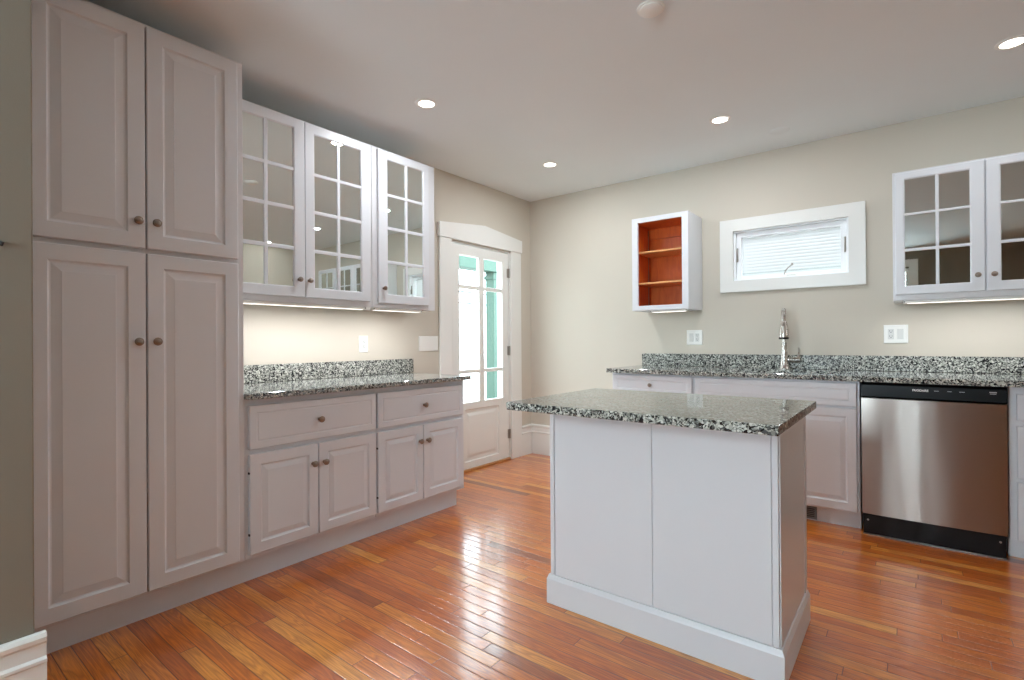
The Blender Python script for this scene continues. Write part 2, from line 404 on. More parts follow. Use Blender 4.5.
# ------------------------------------------------------------------ window on the back wall
bm = new(); add_rings(bm, [rect(WX0 - 0.094, WX1 + 0.093, WZ0 - 0.084, WZ1 + 0.088, -0.0005), rect(WX0 - 0.094, WX1 + 0.093, WZ0 - 0.084, WZ1 + 0.088, -0.020),
    rect(WX0 - 0.092, WX1 + 0.091, WZ0 - 0.082, WZ1 + 0.086, -0.022), rect(WX0 + 0.004, WX1 - 0.004, WZ0 + 0.004, WZ1 - 0.004, -0.022), rect(WX0 + 0.004, WX1 - 0.004, WZ0 + 0.004, WZ1 - 0.004, -0.0005)], closed=True)
struct('trim_3', bm, 'trim_white')
win = structure_empty('window_1', (WX0, 0, WZ0))
ww, wh = WX1 - WX0, WZ1 - WZ0
def frame_rings(x0, x1, z0, z1, tx, tz, y0, y1, tz1=None, bev=0.002):
    tz1 = tz if tz1 is None else tz1
    return add_rings(new(), [rect(x0, x1, z0, z1, y1), rect(x0, x1, z0, z1, y0 + bev), rect(x0 + bev, x1 - bev, z0 + bev, z1 - bev, y0),
        rect(x0 + tx - bev, x1 - tx + bev, z0 + tz - bev, z1 - tz1 + bev, y0), rect(x0 + tx, x1 - tx, z0 + tz, z1 - tz1, y0 + bev), rect(x0 + tx, x1 - tx, z0 + tz, z1 - tz1, y1)], closed=True)
struct('frame', frame_rings(0, ww, 0, wh, 0.020, 0.016, 0.005, 0.14), 'vinyl_white', win)
struct('sash', frame_rings(0.021, ww - 0.021, 0.017, wh - 0.017, 0.034, 0.022, 0.028, 0.10, tz1=0.034), 'vinyl_white', win)
struct('glass_pane', box(0.055, ww - 0.055, 0.039, wh - 0.051, 0.060, 0.064), 'window_glass', win)
bm = new(); nsl = 13
for i in range(nsl):
    z = 0.034 + (wh - 0.080) * (i + 0.5) / nsl
    hgt = (wh - 0.080) / nsl * 0.56
    # closed slat: shallow curved strip leaning on the next
    pr = [(0.0815, z + hgt), (0.0785, z + hgt * 0.3), (0.0765, z - hgt * 0.4), (0.0755, z - hgt)]
    pts = pr + [(y + 0.0008, zz) for y, zz in pr[::-1]]
    add_rings(bm, [[(0.048, y, zz) for y, zz in pts], [(ww - 0.048, y, zz) for y, zz in pts]])
struct('blind', bm, 'blind_slats', win)
bm = new(); add_box(bm, 0.372, 0.432, 0.010, 0.028, 0.016, 0.030, bev=0.004)
struct('crank_base', bm, 'trim_white', win)
bm = new(); add_tube(bm, [(0.352, 0.030, 0.032), (0.362, 0.020, 0.052), (0.380, 0.014, 0.075), (0.398, 0.012, 0.090), (0.408, 0.010, 0.097)], [0.005, 0.0045, 0.004, 0.004, 0.004], 10)
add_lathe(bm, [(0.003, 0), (0.007, 0.003), (0.007, 0.016), (0.003, 0.019)], 12, Matrix.Translation((0.410, 0.010, 0.092)))
struct('crank_handle', bm, 'nickel', win, smooth=True)
for x in (0.020, ww - 0.036):
    bm = new(); add_box(bm, x + 0.002, x + 0.014, 0.014, 0.028, 0.155, 0.262, bev=0.004)
    add_tube(bm, [(x + 0.008, 0.014, 0.225), (x + 0.008, 0.008, 0.195), (x + 0.008, 0.006, 0.150)], [0.005, 0.0045, 0.004], 8)
    struct('latch', bm, 'hinge_metal', win)

# rear windows, added out of view as light sources (seen only in reflections)
for k, (x0, x1, z0, z1) in enumerate(ADDED_REAR_WIN):
    wr = structure_empty('window_%d' % (k + 2), (x1, YR, z0), PI)
    a, b_ = x1 - x0, z1 - z0
    struct('casing', frame_rings(-0.11, a + 0.11, -0.11, b_ + 0.13, 0.115, 0.115, -0.022, -0.0005), 'trim_white', wr)
    bm = frame_rings(0, a, 0, b_, 0.05, 0.05, 0.04, 0.09); add_box(bm, 0.05, a - 0.05, 0.045, 0.085, b_ / 2 - 0.02, b_ / 2 + 0.02)
    struct('sash', bm, 'trim_white', wr)
    struct('glass_pane', box(0.045, a - 0.045, 0.062, 0.066, 0.045, b_ - 0.045), 'window_glass', wr)

# ------------------------------------------------------------------ cabinet joinery (local frame: x right, y into the wall, z up)
def knob_bm(x, y, z, r=0.0165):
    bm = new(); s = r / 0.0165
    M = Matrix.Translation((x, y, z)) @ Matrix.Rotation(PI / 2, 4, 'X')
    add_lathe(bm, [(0.0095 * s, 0), (0.0095 * s, 0.003), (0.006 * s, 0.005), (0.0055 * s, 0.012), (0.011 * s, 0.016), (0.0155 * s, 0.0195), (0.0165 * s, 0.0225),
                   (0.0158 * s, 0.0255), (0.0130 * s, 0.0272), (0.0120 * s, 0.0264), (0.0105 * s, 0.0275), (0.006 * s, 0.0295), (0.001 * s, 0.030)], 22, M)
    return bm
def raised_bm(w_, h_, t=0.020, st=0.060, slope=0.034, rt_=None):
    rt_ = rt_ or st; bm = new()
    def R(ix, iz, y): return rect(ix, w_ - ix, iz, h_ - iz, y)
    add_rings(bm, [R(0, 0, t), R(0, 0, 0.003), R(0.003, 0.003, 0), R(st - 0.006, rt_ - 0.006, 0), R(st, rt_, 0.007), R(st + 0.005, rt_ + 0.005, 0.0085),
                   R(st + slope, rt_ + slope, 0.0025), R(st + slope + 0.003, rt_ + slope + 0.003, 0.0015)])
    return bm
def drawer_bm(w_, h_, t=0.020, ins=0.036):
    bm = new()
    def R(i, y): return rect(i, w_ - i, i, h_ - i, y)
    add_rings(bm, [R(0, t), R(0, 0.003), R(0.003, 0), R(ins - 0.004, 0), R(ins, 0.0025), R(ins + 0.004, 0.0025), R(ins + 0.007, 0.0008)])
    return bm
def glazed_bm(w_, h_, xs, zs, t=0.020, mz=0.010):
    """frame with muntins; xs / zs: list of (start, end) of the openings"""
    x0, x1, z0, z1 = xs[0][0], xs[-1][1], zs[0][0], zs[-1][1]
    bm = new()
    add_rings(bm, [rect(0, w_, 0, h_, t), rect(0, w_, 0, h_, 0.003), rect(0.003, w_ - 0.003, 0.003, h_ - 0.003, 0),
        rect(x0 - 0.006, x1 + 0.006, z0 - 0.006, z1 + 0.006, 0), rect(x0, x1, z0, z1, 0.005), rect(x0, x1, z0, z1, t)], closed=True)
    for (a, b), (c, d) in zip(xs, xs[1:]): add_box(bm, b, c, 0.003, 0.014, z0 - 0.002, z1 + 0.002, bev=0.003)
    for (a, b), (c, d) in zip(zs, zs[1:]): add_box(bm, x0 - 0.002, x1 + 0.002, 0.0035, 0.0135, b, c, bev=0.003)
    return bm
def place(o, x, y, z): o.location = (x, y, z); return o
def add_knob(door, x, z, y=0.0, r=0.0165):
    k = obj('knob', knob_bm(x, y, z, r), 'knob_bronze', door, smooth=True); k['label'] = 'round antique bronze knob'; return k
def add_door(cab, x0, x1, z0, z1, face, knob=None, st=0.060, slope=0.034, hinges=()):
    d = place(obj('door', raised_bm(x1 - x0, z1 - z0, st=st, slope=slope), 'cabinet_white', cab), x0, face, z0)
    if knob: add_knob(d, knob[0] - x0, knob[1] - z0)
    for hx, hz in hinges:
        obj('hinge', box(hx - x0 - 0.003, hx - x0 + 0.003, 0.002, 0.014, hz - z0 - 0.005, hz - z0 + 0.005, bev=0.001), 'gap_dark', d)
    return d
def add_drawer(cab, x0, x1, z0, z1, face, knob=True, r=0.0165):
    d = place(obj('drawer', drawer_bm(x1 - x0, z1 - z0), 'cabinet_white', cab), x0, face, z0)
    if knob: add_knob(d, (x1 - x0) / 2, (z1 - z0) / 2, r=r)
    return d
def carcass(bm, x0, x1, z0, z1, depth, opening=None):
    add_box(bm, x0, x1, -depth, -0.001, z0, z1, bev=0.0015)
    return bm

# ---- pantry (origin at the left rear bottom corner)
PY0 = -3.920
p = thing('pantry_cabinet', 'tall white pantry cabinet with four raised panel doors, reaching almost to the ceiling', 'cabinet', (0, PY0, 0), LEFT)
PW = -3.122 - PY0
obj('body', box(0.002, PW, -0.608, -0.002, 0.118, 2.436, bev=0.002), 'cabinet_side', p)
obj('toe_kick', box(0.004, PW + 0.0027, -0.553, -0.02, 0.0, 0.1175), 'cabinet_white', p)
pz = [(0.135, 1.4995), (1.5195, 2.4185)]
for z0, z1 in pz:
    kz = 1.144 if z0 < 1 else 1.6245
    add_door(p, 0.050, -3.5135 - PY0, z0, z1, -0.630, knob=(-3.542 - PY0, kz), st=0.064, slope=0.032)
    add_door(p, -3.5075 - PY0, -3.153 - PY0, z0, z1, -0.630, knob=(-3.479 - PY0, kz), st=0.062, slope=0.032)

# ---- glazed wall cabinets
def glass_cabinet(name, label, loc, rz, width, z0, z1, doors, body_z1=None, depth=0.309, group=None, ajar=0.0, glass='mirror_glass'):
    c = thing(name, label, 'cabinet', loc, rz, group)
    obj('body', box(0.001, width - 0.001, -depth, -0.002, z0, z1, bev=0.002), 'cabinet_side', c)
    for x0, x1, dz0, dz1, xs, zs, kn in doors:
        d = place(obj('door', glazed_bm(x1 - x0, dz1 - dz0, [(a - x0, b - x0) for a, b in xs], [(a - dz0, b - dz0) for a, b in zs]), 'cabinet_white', c), x0, -depth - 0.021, dz0)
        gp = obj('glass_panes', box(xs[0][0] - x0 - 0.004, xs[-1][1] - x0 + 0.004, 0.0105, 0.0135, zs[0][0] - dz0 - 0.004, zs[-1][1] - dz0 + 0.004), glass, d)
        gp['label'] = 'reflecting glass panes behind white muntins'
        add_knob(d, kn[0] - x0, kn[1] - dz0, r=0.0145)
        d.rotation_euler.z = ajar
    return c
UZ = [(1.453, 1.655), (1.677, 1.881), (1.902, 2.101), (2.121, 2.342)]
def L_(y): return y - UY0
UY0 = -3.119
u1 = glass_cabinet('glass_cabinet', 'white wall cabinet with two mirror-like glazed doors, directly right of the tall pantry', (0, UY0, 0), LEFT, -2.179 - UY0, 1.362, 2.412, [
    (L_(-3.098), L_(-2.656), 1.395, 2.398, [(L_(-3.030), L_(-2.886)), (L_(-2.866), L_(-2.722))], UZ, (L_(-2.695), 1.492)),
    (L_(-2.650), L_(-2.211), 1.395, 2.398, [(L_(-2.590), L_(-2.442)), (L_(-2.422), L_(-2.276))], UZ, (L_(-2.630), 1.491))], ajar=-0.014)
UY1 = -2.178
u2 = glass_cabinet('glass_cabinet', 'narrow white wall cabinet with a single glazed door, nearest to the entry door', (0, UY1, 0), LEFT, -1.624 - UY1, 1.362, 2.412, [
    (0.039, 0.472, 1.392, 2.398, [(0.114, 0.262), (0.282, 0.420)], UZ, (0.074, 1.488))], ajar=-0.022)
RX0 = 2.970
RZ = [(1.455, 1.662), (1.679, 1.879), (1.893, 2.096)]
def rdoor(x0, x1, kx): return (x0 - RX0, x1 - RX0, 1.402, 2.140, [(x0 + 0.047 - RX0, x0 + 0.190 - RX0), (x0 + 0.206 - RX0, x1 - 0.062 - RX0)], RZ, (kx - RX0, 1.492))
def rdoor2(x0, x1, kx): return (x0 - RX0, x1 - RX0, 1.402, 2.140, [(x0 + 0.060 - RX0, x0 + 0.197 - RX0), (x0 + 0.213 - RX0, x1 - 0.047 - RX0)], RZ, (kx - RX0, 1.492))
u3 = glass_cabinet('glass_cabinet', 'white wall cabinet with six-pane glazed doors above the dishwasher', (RX0, 0, 0), 0, 0.845, 1.367, 2.152, [
    rdoor(2.984, 3.387, 3.356), rdoor2(3.394, 3.800, 3.424)], glass='dimmed_glass')
RX1 = 3.816
u4 = glass_cabinet('glass_cabinet', 'narrow white glazed wall cabinet beyond the one above the dishwasher, at the picture edge', (RX1, 0, 0), 0, 0.44, 1.367, 2.152, [
    (0.014, 0.424, 1.402, 2.140, [(0.065, 0.207), (0.223, 0.362)], RZ, (0.040, 1.492))], glass='dimmed_glass')

# ---- open wall cabinet with wood interior
OX0, OX1, OZ0, OZ1 = 1.262, 1.722, 1.376, 2.124
oc = thing('open_cabinet', 'small white wall cabinet without door, orange wood inside, left of the window', 'cabinet', (OX0, 0, 0), 0)
OW = OX1 - OX0
bm = new(); t = 0.014
add_box(bm, 0, t, -0.309, -0.001, OZ0, OZ1); add_box(bm, OW - t, OW, -0.309, -0.001, OZ0, OZ1)
add_box(bm, t, OW - t, -0.309, -0.001, OZ0, OZ0 + t); add_box(bm, t, OW - t, -0.309, -0.001, OZ1 - t, OZ1)
obj('body', bm, 'cabinet_white', oc)
obj('face_frame', frame_rings(0, OW, OZ0, OZ1, 0.050, 0.038, -0.330, -0.3095, bev=0.0015), 'cabinet_white', oc)
bm = new(); s = 0.004
add_box(bm, t, OW - t, -0.012, -0.004, OZ0 + t, OZ1 - t)                                   # back board
add_box(bm, t, t + 0.010, -0.309, -0.012, OZ0 + t, OZ1 - t); add_box(bm, OW - t - 0.010, OW - t, -0.309, -0.012, OZ0 + t, OZ1 - t)
add_box(bm, t + 0.010, OW - t - 0.010, -0.309, -0.012, OZ0 + t, OZ0 + t + 0.024); add_box(bm, t + 0.010, OW - t - 0.010, -0.309, -0.012, OZ1 - t - 0.024, OZ1 - t)
add_box(bm, t + 0.010, OW - t - 0.010, -0.030, -0.012, OZ1 - t - 0.110, OZ1 - t - 0.024)       # hanging rail
lin_ = obj('wood_lining', bm, 'cabinet_wood', oc); lin_['label'] = 'orange wood lining'
for zz in (1.604, 1.857):
    sh = obj('shelf', box(t + 0.011, OW - t - 0.011, -0.292, -0.014, zz - 0.014, zz, bev=0.002), 'shelf_wood', oc); sh['label'] = 'pale wood shelf'
obj('shelf_standard', box(t + 0.010, t + 0.0125, -0.062, -0.046, OZ0 + 0.05, OZ1 - 0.05), 'hinge_metal', oc)

# ---- base cabinets, left run
SLAB_L = 0.872
def base_left(label, y0, y1, dr, d1, d2, hinges, side_left=True):
    c = thing('base_cabinet', label, 'cabinet', (0, y0, 0), LEFT, None)
    wd = y1 - y0; g = lambda y: y - y0
    obj('body', box(0.001, wd - 0.001, -0.598, -0.002, 0.118, SLAB_L - 0.001, bev=0.0015), 'cabinet_white', c)
    obj('toe_kick', box(0.0, wd - (0.03 if y1 > -2 else -0.0009), -0.553, -0.02, 0, 0.1175), 'cabinet_white', c)
    dz0, dz1 = 0.634, 0.840
    add_drawer(c, g(dr[0]), g(dr[1]), dz0, dz1, -0.620)
    k1, k2 = d1[1] - 0.030, d2[0] + 0.028
    add_door(c, g(d1[0]), g(d1[1]), 0.142, 0.611, -0.620, (g(k1), 0.512), st=0.056, slope=0.026, hinges=[(g(d1[0]) - 0.001, z) for z in hinges])
    add_door(c, g(d2[0]), g(d2[1]), 0.142, 0.611, -0.620, (g(k2), 0.511), st=0.056, slope=0.026)
    return c
base_left('white base cabinet with one wide drawer over two doors, beside the tall pantry', -3.119, -2.379, (-3.102, -2.386), (-3.102, -2.753), (-2.747, -2.386), (0.236, 0.525))
base_left('white base cabinet with one drawer over two doors, nearest to the entry door', -2.378, -1.634, (-2.373, -1.664), (-2.373, -2.027), (-2.022, -1.664), (0.232, 0.518))

def slab(name, x0, x1, y0, y1, z0, z1, label, hole=None, loc=None):
    bm = new()
    if hole is None: add_box(bm, x0, x1, y0, y1, z0, z1, bev=0.004, seg=3)
    else:
        hx0, hx1, hy0, hy1, r = hole; n = 6
        def rr(x0, x1, y0, y1, r, z):
            pts = []
            for cx, cy, a0 in ((x1 - r, y1 - r, 0), (x0 + r, y1 - r, 90), (x0 + r, y0 + r, 180), (x1 - r, y0 + r, 270)):
                for k in range(n + 1):
                    a = math.radians(a0 + 90 * k / n); pts.append((cx + r * math.cos(a), cy + r * math.sin(a), z))
            return pts
        e = 0.003
        add_rings(bm, [rr(x0, x1, y0, y1, 0.004, z0), rr(x0, x1, y0, y1, 0.004, z1 - e), rr(x0 + e, x1 - e, y0 + e, y1 - e, 0.004, z1),
                       rr(hx0 - e, hx1 + e, hy0 - e, hy1 + e, r + e, z1), rr(hx0, hx1, hy0, hy1, r, z1 - e), rr(hx0, hx1, hy0, hy1, r, z0)], closed=True)
    return tag(obj(name, bm, 'granite' if 'top' in name else 'granite_upright'), label, 'countertop' if 'top' in name else 'backsplash')
slab('granite_countertop', 0.002, 0.655, -3.119, -1.615, SLAB_L, 0.900, 'speckled granite countertop on the base cabinets beside the pantry')
slab('granite_backsplash', 0.002, 0.022, -3.119, -1.580, 0.9005, 1.006, 'low granite backsplash strip on the wall under the left glazed cabinets')

# ---- base cabinets, back run
SLAB_R = 0.888
FACE = -0.600
def base_back(name, label, x0, x1, kick=True):
    c = thing(name, label, 'cabinet', (x0, 0, 0), 0)
    obj('body', box(0.001, x1 - x0 - 0.001, FACE + 0.020, -0.002, 0.098, SLAB_R - 0.001, bev=0.0015) if name != 'sink_base_cabinet' else hollow(x1 - x0), 'cabinet_white', c)
    obj('toe_kick', box(0.001, x1 - x0 - 0.001, -0.535, -0.02, 0, 0.0975), 'cabinet_white', c)
    return c
def hollow(wd):
    bm = new(); t = 0.018
    add_box(bm, 0.001, t, FACE + 0.020, -0.002, 0.098, SLAB_R - 0.001); add_box(bm, wd - t, wd - 0.001, FACE + 0.020, -0.002, 0.098, SLAB_R - 0.001)
    add_box(bm, t, wd - t, FACE + 0.020, -0.002, 0.098, 0.116); add_box(bm, t, wd - t, -0.012, -0.002, 0.116, 0.62)
    add_box(bm, t, wd - t, FACE + 0.020, FACE + 0.038, 0.70, SLAB_R - 0.001); add_box(bm, t, wd - t, FACE + 0.020, FACE + 0.038, 0.116, 0.14)
    return bm
b1 = base_back('base_cabinet', 'white base cabinet with small drawer, at the free end of the sink counter', 1.205, 1.842)
add_drawer(b1, 0.018, 0.627, 0.735, 0.872, FACE, r=0.0145)
add_door(b1, 0.018, 0.320, 0.118, 0.720, FACE, (0.290, 0.62), st=0.055, slope=0.028); add_door(b1, 0.325, 0.627, 0.118, 0.720, FACE, (0.355, 0.62), st=0.055, slope=0.028)
b2 = base_back('sink_base_cabinet', 'white sink cabinet with wide false drawer front, left of the dishwasher', 1.843, 2.815)
fd = place(obj('false_front', drawer_bm(0.945, 0.138), 'cabinet_white', b2), 0.012, FACE, 0.734)
add_door(b2, 0.012, 0.482, 0.110, 0.721, FACE, (0.450, 0.63), st=0.054, slope=0.026); add_door(b2, 0.487, 0.957, 0.110, 0.721, FACE, (0.518, 0.63), st=0.054, slope=0.026)
b3 = base_back('base_cabinet', 'white base cabinet with a stack of drawers, right of the dishwasher', 3.448, 4.24)
for z0, z1 in ((0.716, 0.850), (0.420, 0.686), (0.104, 0.400)): add_drawer(b3, 0.030, 0.760, z0, z1, FACE)

slab('granite_countertop', 1.190, 4.26, -0.655, -0.002, SLAB_R, 0.920, 'long speckled granite countertop with sink cutout under the window', hole=(1.95, 2.72, -0.545, -0.150, 0.02))
slab('granite_backsplash', 1.206, 4.26, -0.022, -0.002, 0.9205, 1.022, 'granite backsplash strip along the wall behind the faucet')

# sink
sk = new()
def rr2(x0, x1, y0, y1, r, z, n=5):
    pts = []
    for cx, cy, a0 in ((x1 - r, y1 - r, 0), (x0 + r, y1 - r, 90), (x0 + r, y0 + r, 180), (x1 - r, y0 + r, 270)):
        for k in range(n + 1):
            a = math.radians(a0 + 90 * k / n); pts.append((cx + r * math.cos(a), cy + r * math.sin(a), z))
    return pts
sx0, sx1, sy0, sy1 = 1.945, 2.725, -0.550, -0.145
add_rings(sk, [rr2(sx0 - 0.015, sx1 + 0.015, sy0 - 0.008, sy1 + 0.015, 0.03, 0.886), rr2(sx0, sx1, sy0, sy1, 0.03, 0.886), rr2(sx0 + 0.004, sx1 - 0.004, sy0 + 0.004, sy1 - 0.004, 0.03, 0.70),
               rr2(sx0 + 0.03, sx1 - 0.03, sy0 + 0.03, sy1 - 0.03, 0.04, 0.675), rr2(2.30, 2.37, -0.38, -0.31, 0.03, 0.670), rr2(2.31, 2.36, -0.37, -0.32, 0.022, 0.660)], cap=False)
sk.faces.new([v for v in sk.verts][-24:])
so = obj('kitchen_sink', sk, 'sink_steel', smooth=True); tag(so, 'undermount steel sink set in the counter below the faucet', 'sink')

# faucet
FX, FY, FZ = 2.331, -0.092, 0.9202
fa = thing('kitchen_faucet', 'brushed nickel pull-down faucet standing behind the sink', 'faucet', (FX, FY, FZ), math.radians(9))
bm = new(); add_lathe(bm, [(0.034, 0), (0.034, 0.004), (0.031, 0.010), (0.026, 0.05), (0.021, 0.11), (0.0185, 0.165), (0.018, 0.185), (0.016, 0.187)], 28)
obj('body', bm, 'nickel', fa, smooth=True)
pts = [(0, 0, 0.18), (0, 0, 0.30), (0, 0, 0.352)]
for k in range(1, 11):
    a = math.radians(18 * k); pts.append((0, -0.075 + 0.075 * math.cos(a), 0.352 + 0.075 * math.sin(a)))
pts.append((0, -0.150, 0.335))
bm = new(); add_tube(bm, pts, 0.0145, 16); obj('spout', bm, 'nickel', fa, smooth=True)
bm = new(); add_lathe(bm, [(0.024, 0), (0.031, 0.002), (0.032, 0.012), (0.029, 0.040), (0.019, 0.115), (0.0165, 0.122)], 24, Matrix.Translation((0, -0.150, 0.222)))
obj('spray_head', bm, 'nickel', fa, smooth=True)
bm = new(); add_lathe(bm, [(0.020, -0.002), (0.030, -0.002), (0.0318, 0.001), (0.0318, 0.011), (0.0300, 0.012)], 24, Matrix.Translation((0, -0.150, 0.219)))
n_ = obj('nozzle_ring', bm, 'black_plastic', fa, smooth=True); n_['label'] = 'black ring under the spray head'
bm = new(); add_lathe(bm, [(0.018, 0), (0.018, 0.050), (0.021, 0.052), (0.021, 0.084), (0.016, 0.088)], 20, Matrix.Translation((0.012, 0, 0.068)) @ Matrix.Rotation(PI / 2, 4, 'Y'))
vb = obj('valve', bm, 'nickel', fa, smooth=True)
bm = new(); add_tube(bm, [(0.086, 0, 0.080), (0.090, 0, 0.10), (0.091, 0, 0.155)], [0.006, 0.0055, 0.0055], 10); obj('lever', bm, 'nickel', vb, smooth=True)

# dishwasher
DX0, DX1 = 2.822, 3.442
dwm = thing('dishwasher', 'stainless steel dishwasher with black control strip under the counter', 'dishwasher', (DX0, 0, 0), 0)
DWW = DX1 - DX0
obj('body', box(0.004, DWW - 0.004, -0.585, -0.02, 0.10, 0.880), 'black_plastic', dwm)
bm = new()
prof = [(-0.586, 0.798), (-0.634, 0.798), (-0.645, 0.806), (-0.643, 0.870), (-0.630, 0.884), (-0.586, 0.884)]
add_rings(bm, [[(0.003, y, z) for y, z in prof], [(DWW - 0.003, y, z) for y, z in prof]])
cp = obj('control_panel', bm, 'black_plastic', dwm); cp['label'] = 'glossy black control strip'
bm = new()   # gently bowed steel door
rings = []
n = 16
front = [(0.004 + (DWW - 0.008) * i / n, -0.640 - 0.006 * math.sin(PI * i / n) ** 0.7) for i in range(n + 1)]
plan = [(0.004, -0.587)] + front + [(DWW - 0.004, -0.587)]
add_rings(bm, [[(x, y, 0.128) for x, y in plan], [(x, y - 0.0, 0.794) for x, y in plan]])
dd = obj('door', bm, 'steel', dwm, smooth=True); dd['label'] = 'brushed stainless steel front'
bm = box(0.008, DWW - 0.008, -0.612, -0.585, 0.006, 0.118, bev=0.003)
tk = obj('toe_panel', bm, 'black_plastic', dwm)
obj('base_strip', box(0.006, DWW - 0.006, -0.618, -0.600, 0.0005, 0.0055), 'hinge_metal', dwm)
for x in (0.030, DWW - 0.030):
    bm = new(); add_lathe(bm, [(0.0055, 0), (0.0055, 0.002), (0.003, 0.003)], 10, Matrix.Translation((x, -0.612, 0.085)) @ Matrix.Rotation(PI / 2, 4, 'X'))
    obj('screw', bm, 'nickel', tk)
def text_mesh(name, body, size, mat, parent, loc, rot=(PI / 2, 0, 0), sx=1.0):
    cu = bpy.data.curves.new(name, 'FONT'); cu.body = body; cu.size = size; cu.extrude = 0.0003; cu.align_x = 'CENTER'; cu.align_y = 'CENTER'; cu.offset = size * 0.025
    tmp = bpy.data.objects.new(name, cu); C.objects.link(tmp)
    bpy.context.view_layer.update()
    me = bpy.data.meshes.new_from_object(tmp.evaluated_get(bpy.context.evaluated_depsgraph_get()))
    bpy.data.objects.remove(tmp)
    for v in me.vertices: v.co.x *= sx
    me.materials.clear(); me.materials.append(MATS[mat])
    o = bpy.data.objects.new(name, me); C.objects.link(o); o.parent = parent; o.location = loc; o.rotation_euler = rot
    return o
text_mesh('lettering', 'FRIGIDAIRE', 0.0155, 'plastic_white', cp, (3.094 - DX0, -0.6442, 0.850), sx=0.88)
for x, wd in ((3.162, 0.020), (3.216, 0.018), (3.266, 0.022)):
    bm = new(); add_box(bm, x - DX0 - wd / 2, x - DX0 + wd / 2, -0.6448, -0.642, 0.8495, 0.8520)
    obj('button_print', bm, 'grey_print', cp)
bm = new(); add_box(bm, 3.372 - DX0, 3.400 - DX0, -0.6448, -0.642, 0.853, 0.858); add_box(bm, 3.374 - DX0, 3.398 - DX0, -0.6448, -0.642, 0.846, 0.849)
obj('button_print', bm, 'grey_print', cp)

# floor-level heating register in the sink cabinet's kick
vr = thing('floor_register', 'small metal air register in the kick board left of the dishwasher', 'vent', (2.44, -0.537, 0.008))
obj('frame', frame_rings(0, 0.145, 0, 0.082, 0.012, 0.012, -0.008, 0.0), 'register_grey', vr)
bm = new(); add_box(bm, 0.010, 0.135, -0.003, 0.0, 0.010, 0.072); obj('backing', bm, 'slot_dark', vr)
bm = new()
for k in range(5): add_box(bm, 0.012, 0.133, -0.0065, -0.003, 0.019 + k * 0.0115, 0.0235 + k * 0.0115)
obj('slats', bm, 'register_grey', vr)

# ------------------------------------------------------------------ island
IX0, IX1, IY0, IY1 = 1.818, 2.712, -2.372, -1.876
isl = thing('kitchen_island', 'white panelled kitchen island standing free in front of the sink counter', 'island', ((IX0 + IX1) / 2, (IY0 + IY1) / 2, 0))
hx, hy = (IX1 - IX0) / 2, (IY1 - IY0) / 2
SLAB_I = 0.870
obj('body', box(-hx, hx, -hy, hy, 0.0, SLAB_I - 0.001, bev=0.002), 'island_white', isl)
seam = 2.280 - (IX0 + IX1) / 2
for a, b in ((-hx + 0.022, seam - 0.0022), (seam + 0.0022, hx - 0.022)):
    obj('front_panel', box(a, b, -hy - 0.005, -hy - 0.0005, 0.126, SLAB_I - 0.002, bev=0.0015), 'island_white', isl)
for a, b in ((-hx, -hx + 0.020), (hx - 0.020, hx)):
    obj('corner_trim', box(a, b, -hy - 0.008, -hy - 0.0005, 0.126, SLAB_I - 0.002, bev=0.002), 'island_white', isl)
ep = obj('end_panel', box(hx + 0.0005, hx + 0.005, -hy, hy, 0.126, SLAB_I - 0.002, bev=0.0015), 'cabinet_side', isl)
obj('corner_trim', box(hx + 0.0052, hx + 0.008, hy - 0.035, hy, 0.126, SLAB_I - 0.002), 'cabinet_side', isl)
# base moulding around
def ring_xy(ax, ay, z): return [(-ax, -ay, z), (ax, -ay, z), (ax, ay, z), (-ax, ay, z)]
bm = new(); o1 = 0.016
add_rings(bm, [ring_xy(hx + 0.001, hy + 0.001, 0.001), ring_xy(hx + o1, hy + o1, 0.001), ring_xy(hx + o1, hy + o1, 0.105), ring_xy(hx + o1 - 0.003, hy + o1 - 0.003, 0.112),
               ring_xy(hx + 0.009, hy + 0.009, 0.124), ring_xy(hx + 0.001, hy + 0.001, 0.125)], closed=True)
obj('base_moulding', bm, 'island_white', isl)
slab('granite_countertop', 1.817, 2.770, -2.682, -1.975, SLAB_I, 0.900, 'speckled granite slab lying on the white kitchen island')

# ------------------------------------------------------------------ plates, outlets, switches
def plate_bm(w_, h_, t=0.006):
    bm = new(); add_rings(bm, [rect(-w_ / 2, w_ / 2, -h_ / 2, h_ / 2, -0.0004), rect(-w_ / 2, w_ / 2, -h_ / 2, h_ / 2, -0.002), rect(-w_ / 2 + 0.004, w_ / 2 - 0.004, -h_ / 2 + 0.004, h_ / 2 - 0.004, -t)]); return bm
def receptacle(par, x):
    r = obj('receptacle', box(x - 0.0165, x + 0.0165, -0.0085, -0.005, -0.034, 0.034, bev=0.0015), 'plastic_grey', par)
    for s in (-1, 1):
        bm = new()
        add_box(bm, x - 0.0075, x - 0.0053, -0.0090, -0.0080, s * 0.017 + 0.000, s * 0.017 + 0.009); add_box(bm, x + 0.0053, x + 0.0075, -0.0090, -0.0080, s * 0.017 + 0.001, s * 0.017 + 0.008)
        add_lathe(bm, [(0.0028, 0), (0.0028, 0.001)], 10, Matrix.Translation((x, -0.0080, s * 0.017 - 0.006)) @ Matrix.Rotation(PI / 2, 4, 'X'))
        obj('slots', bm, 'slot_dark', r)
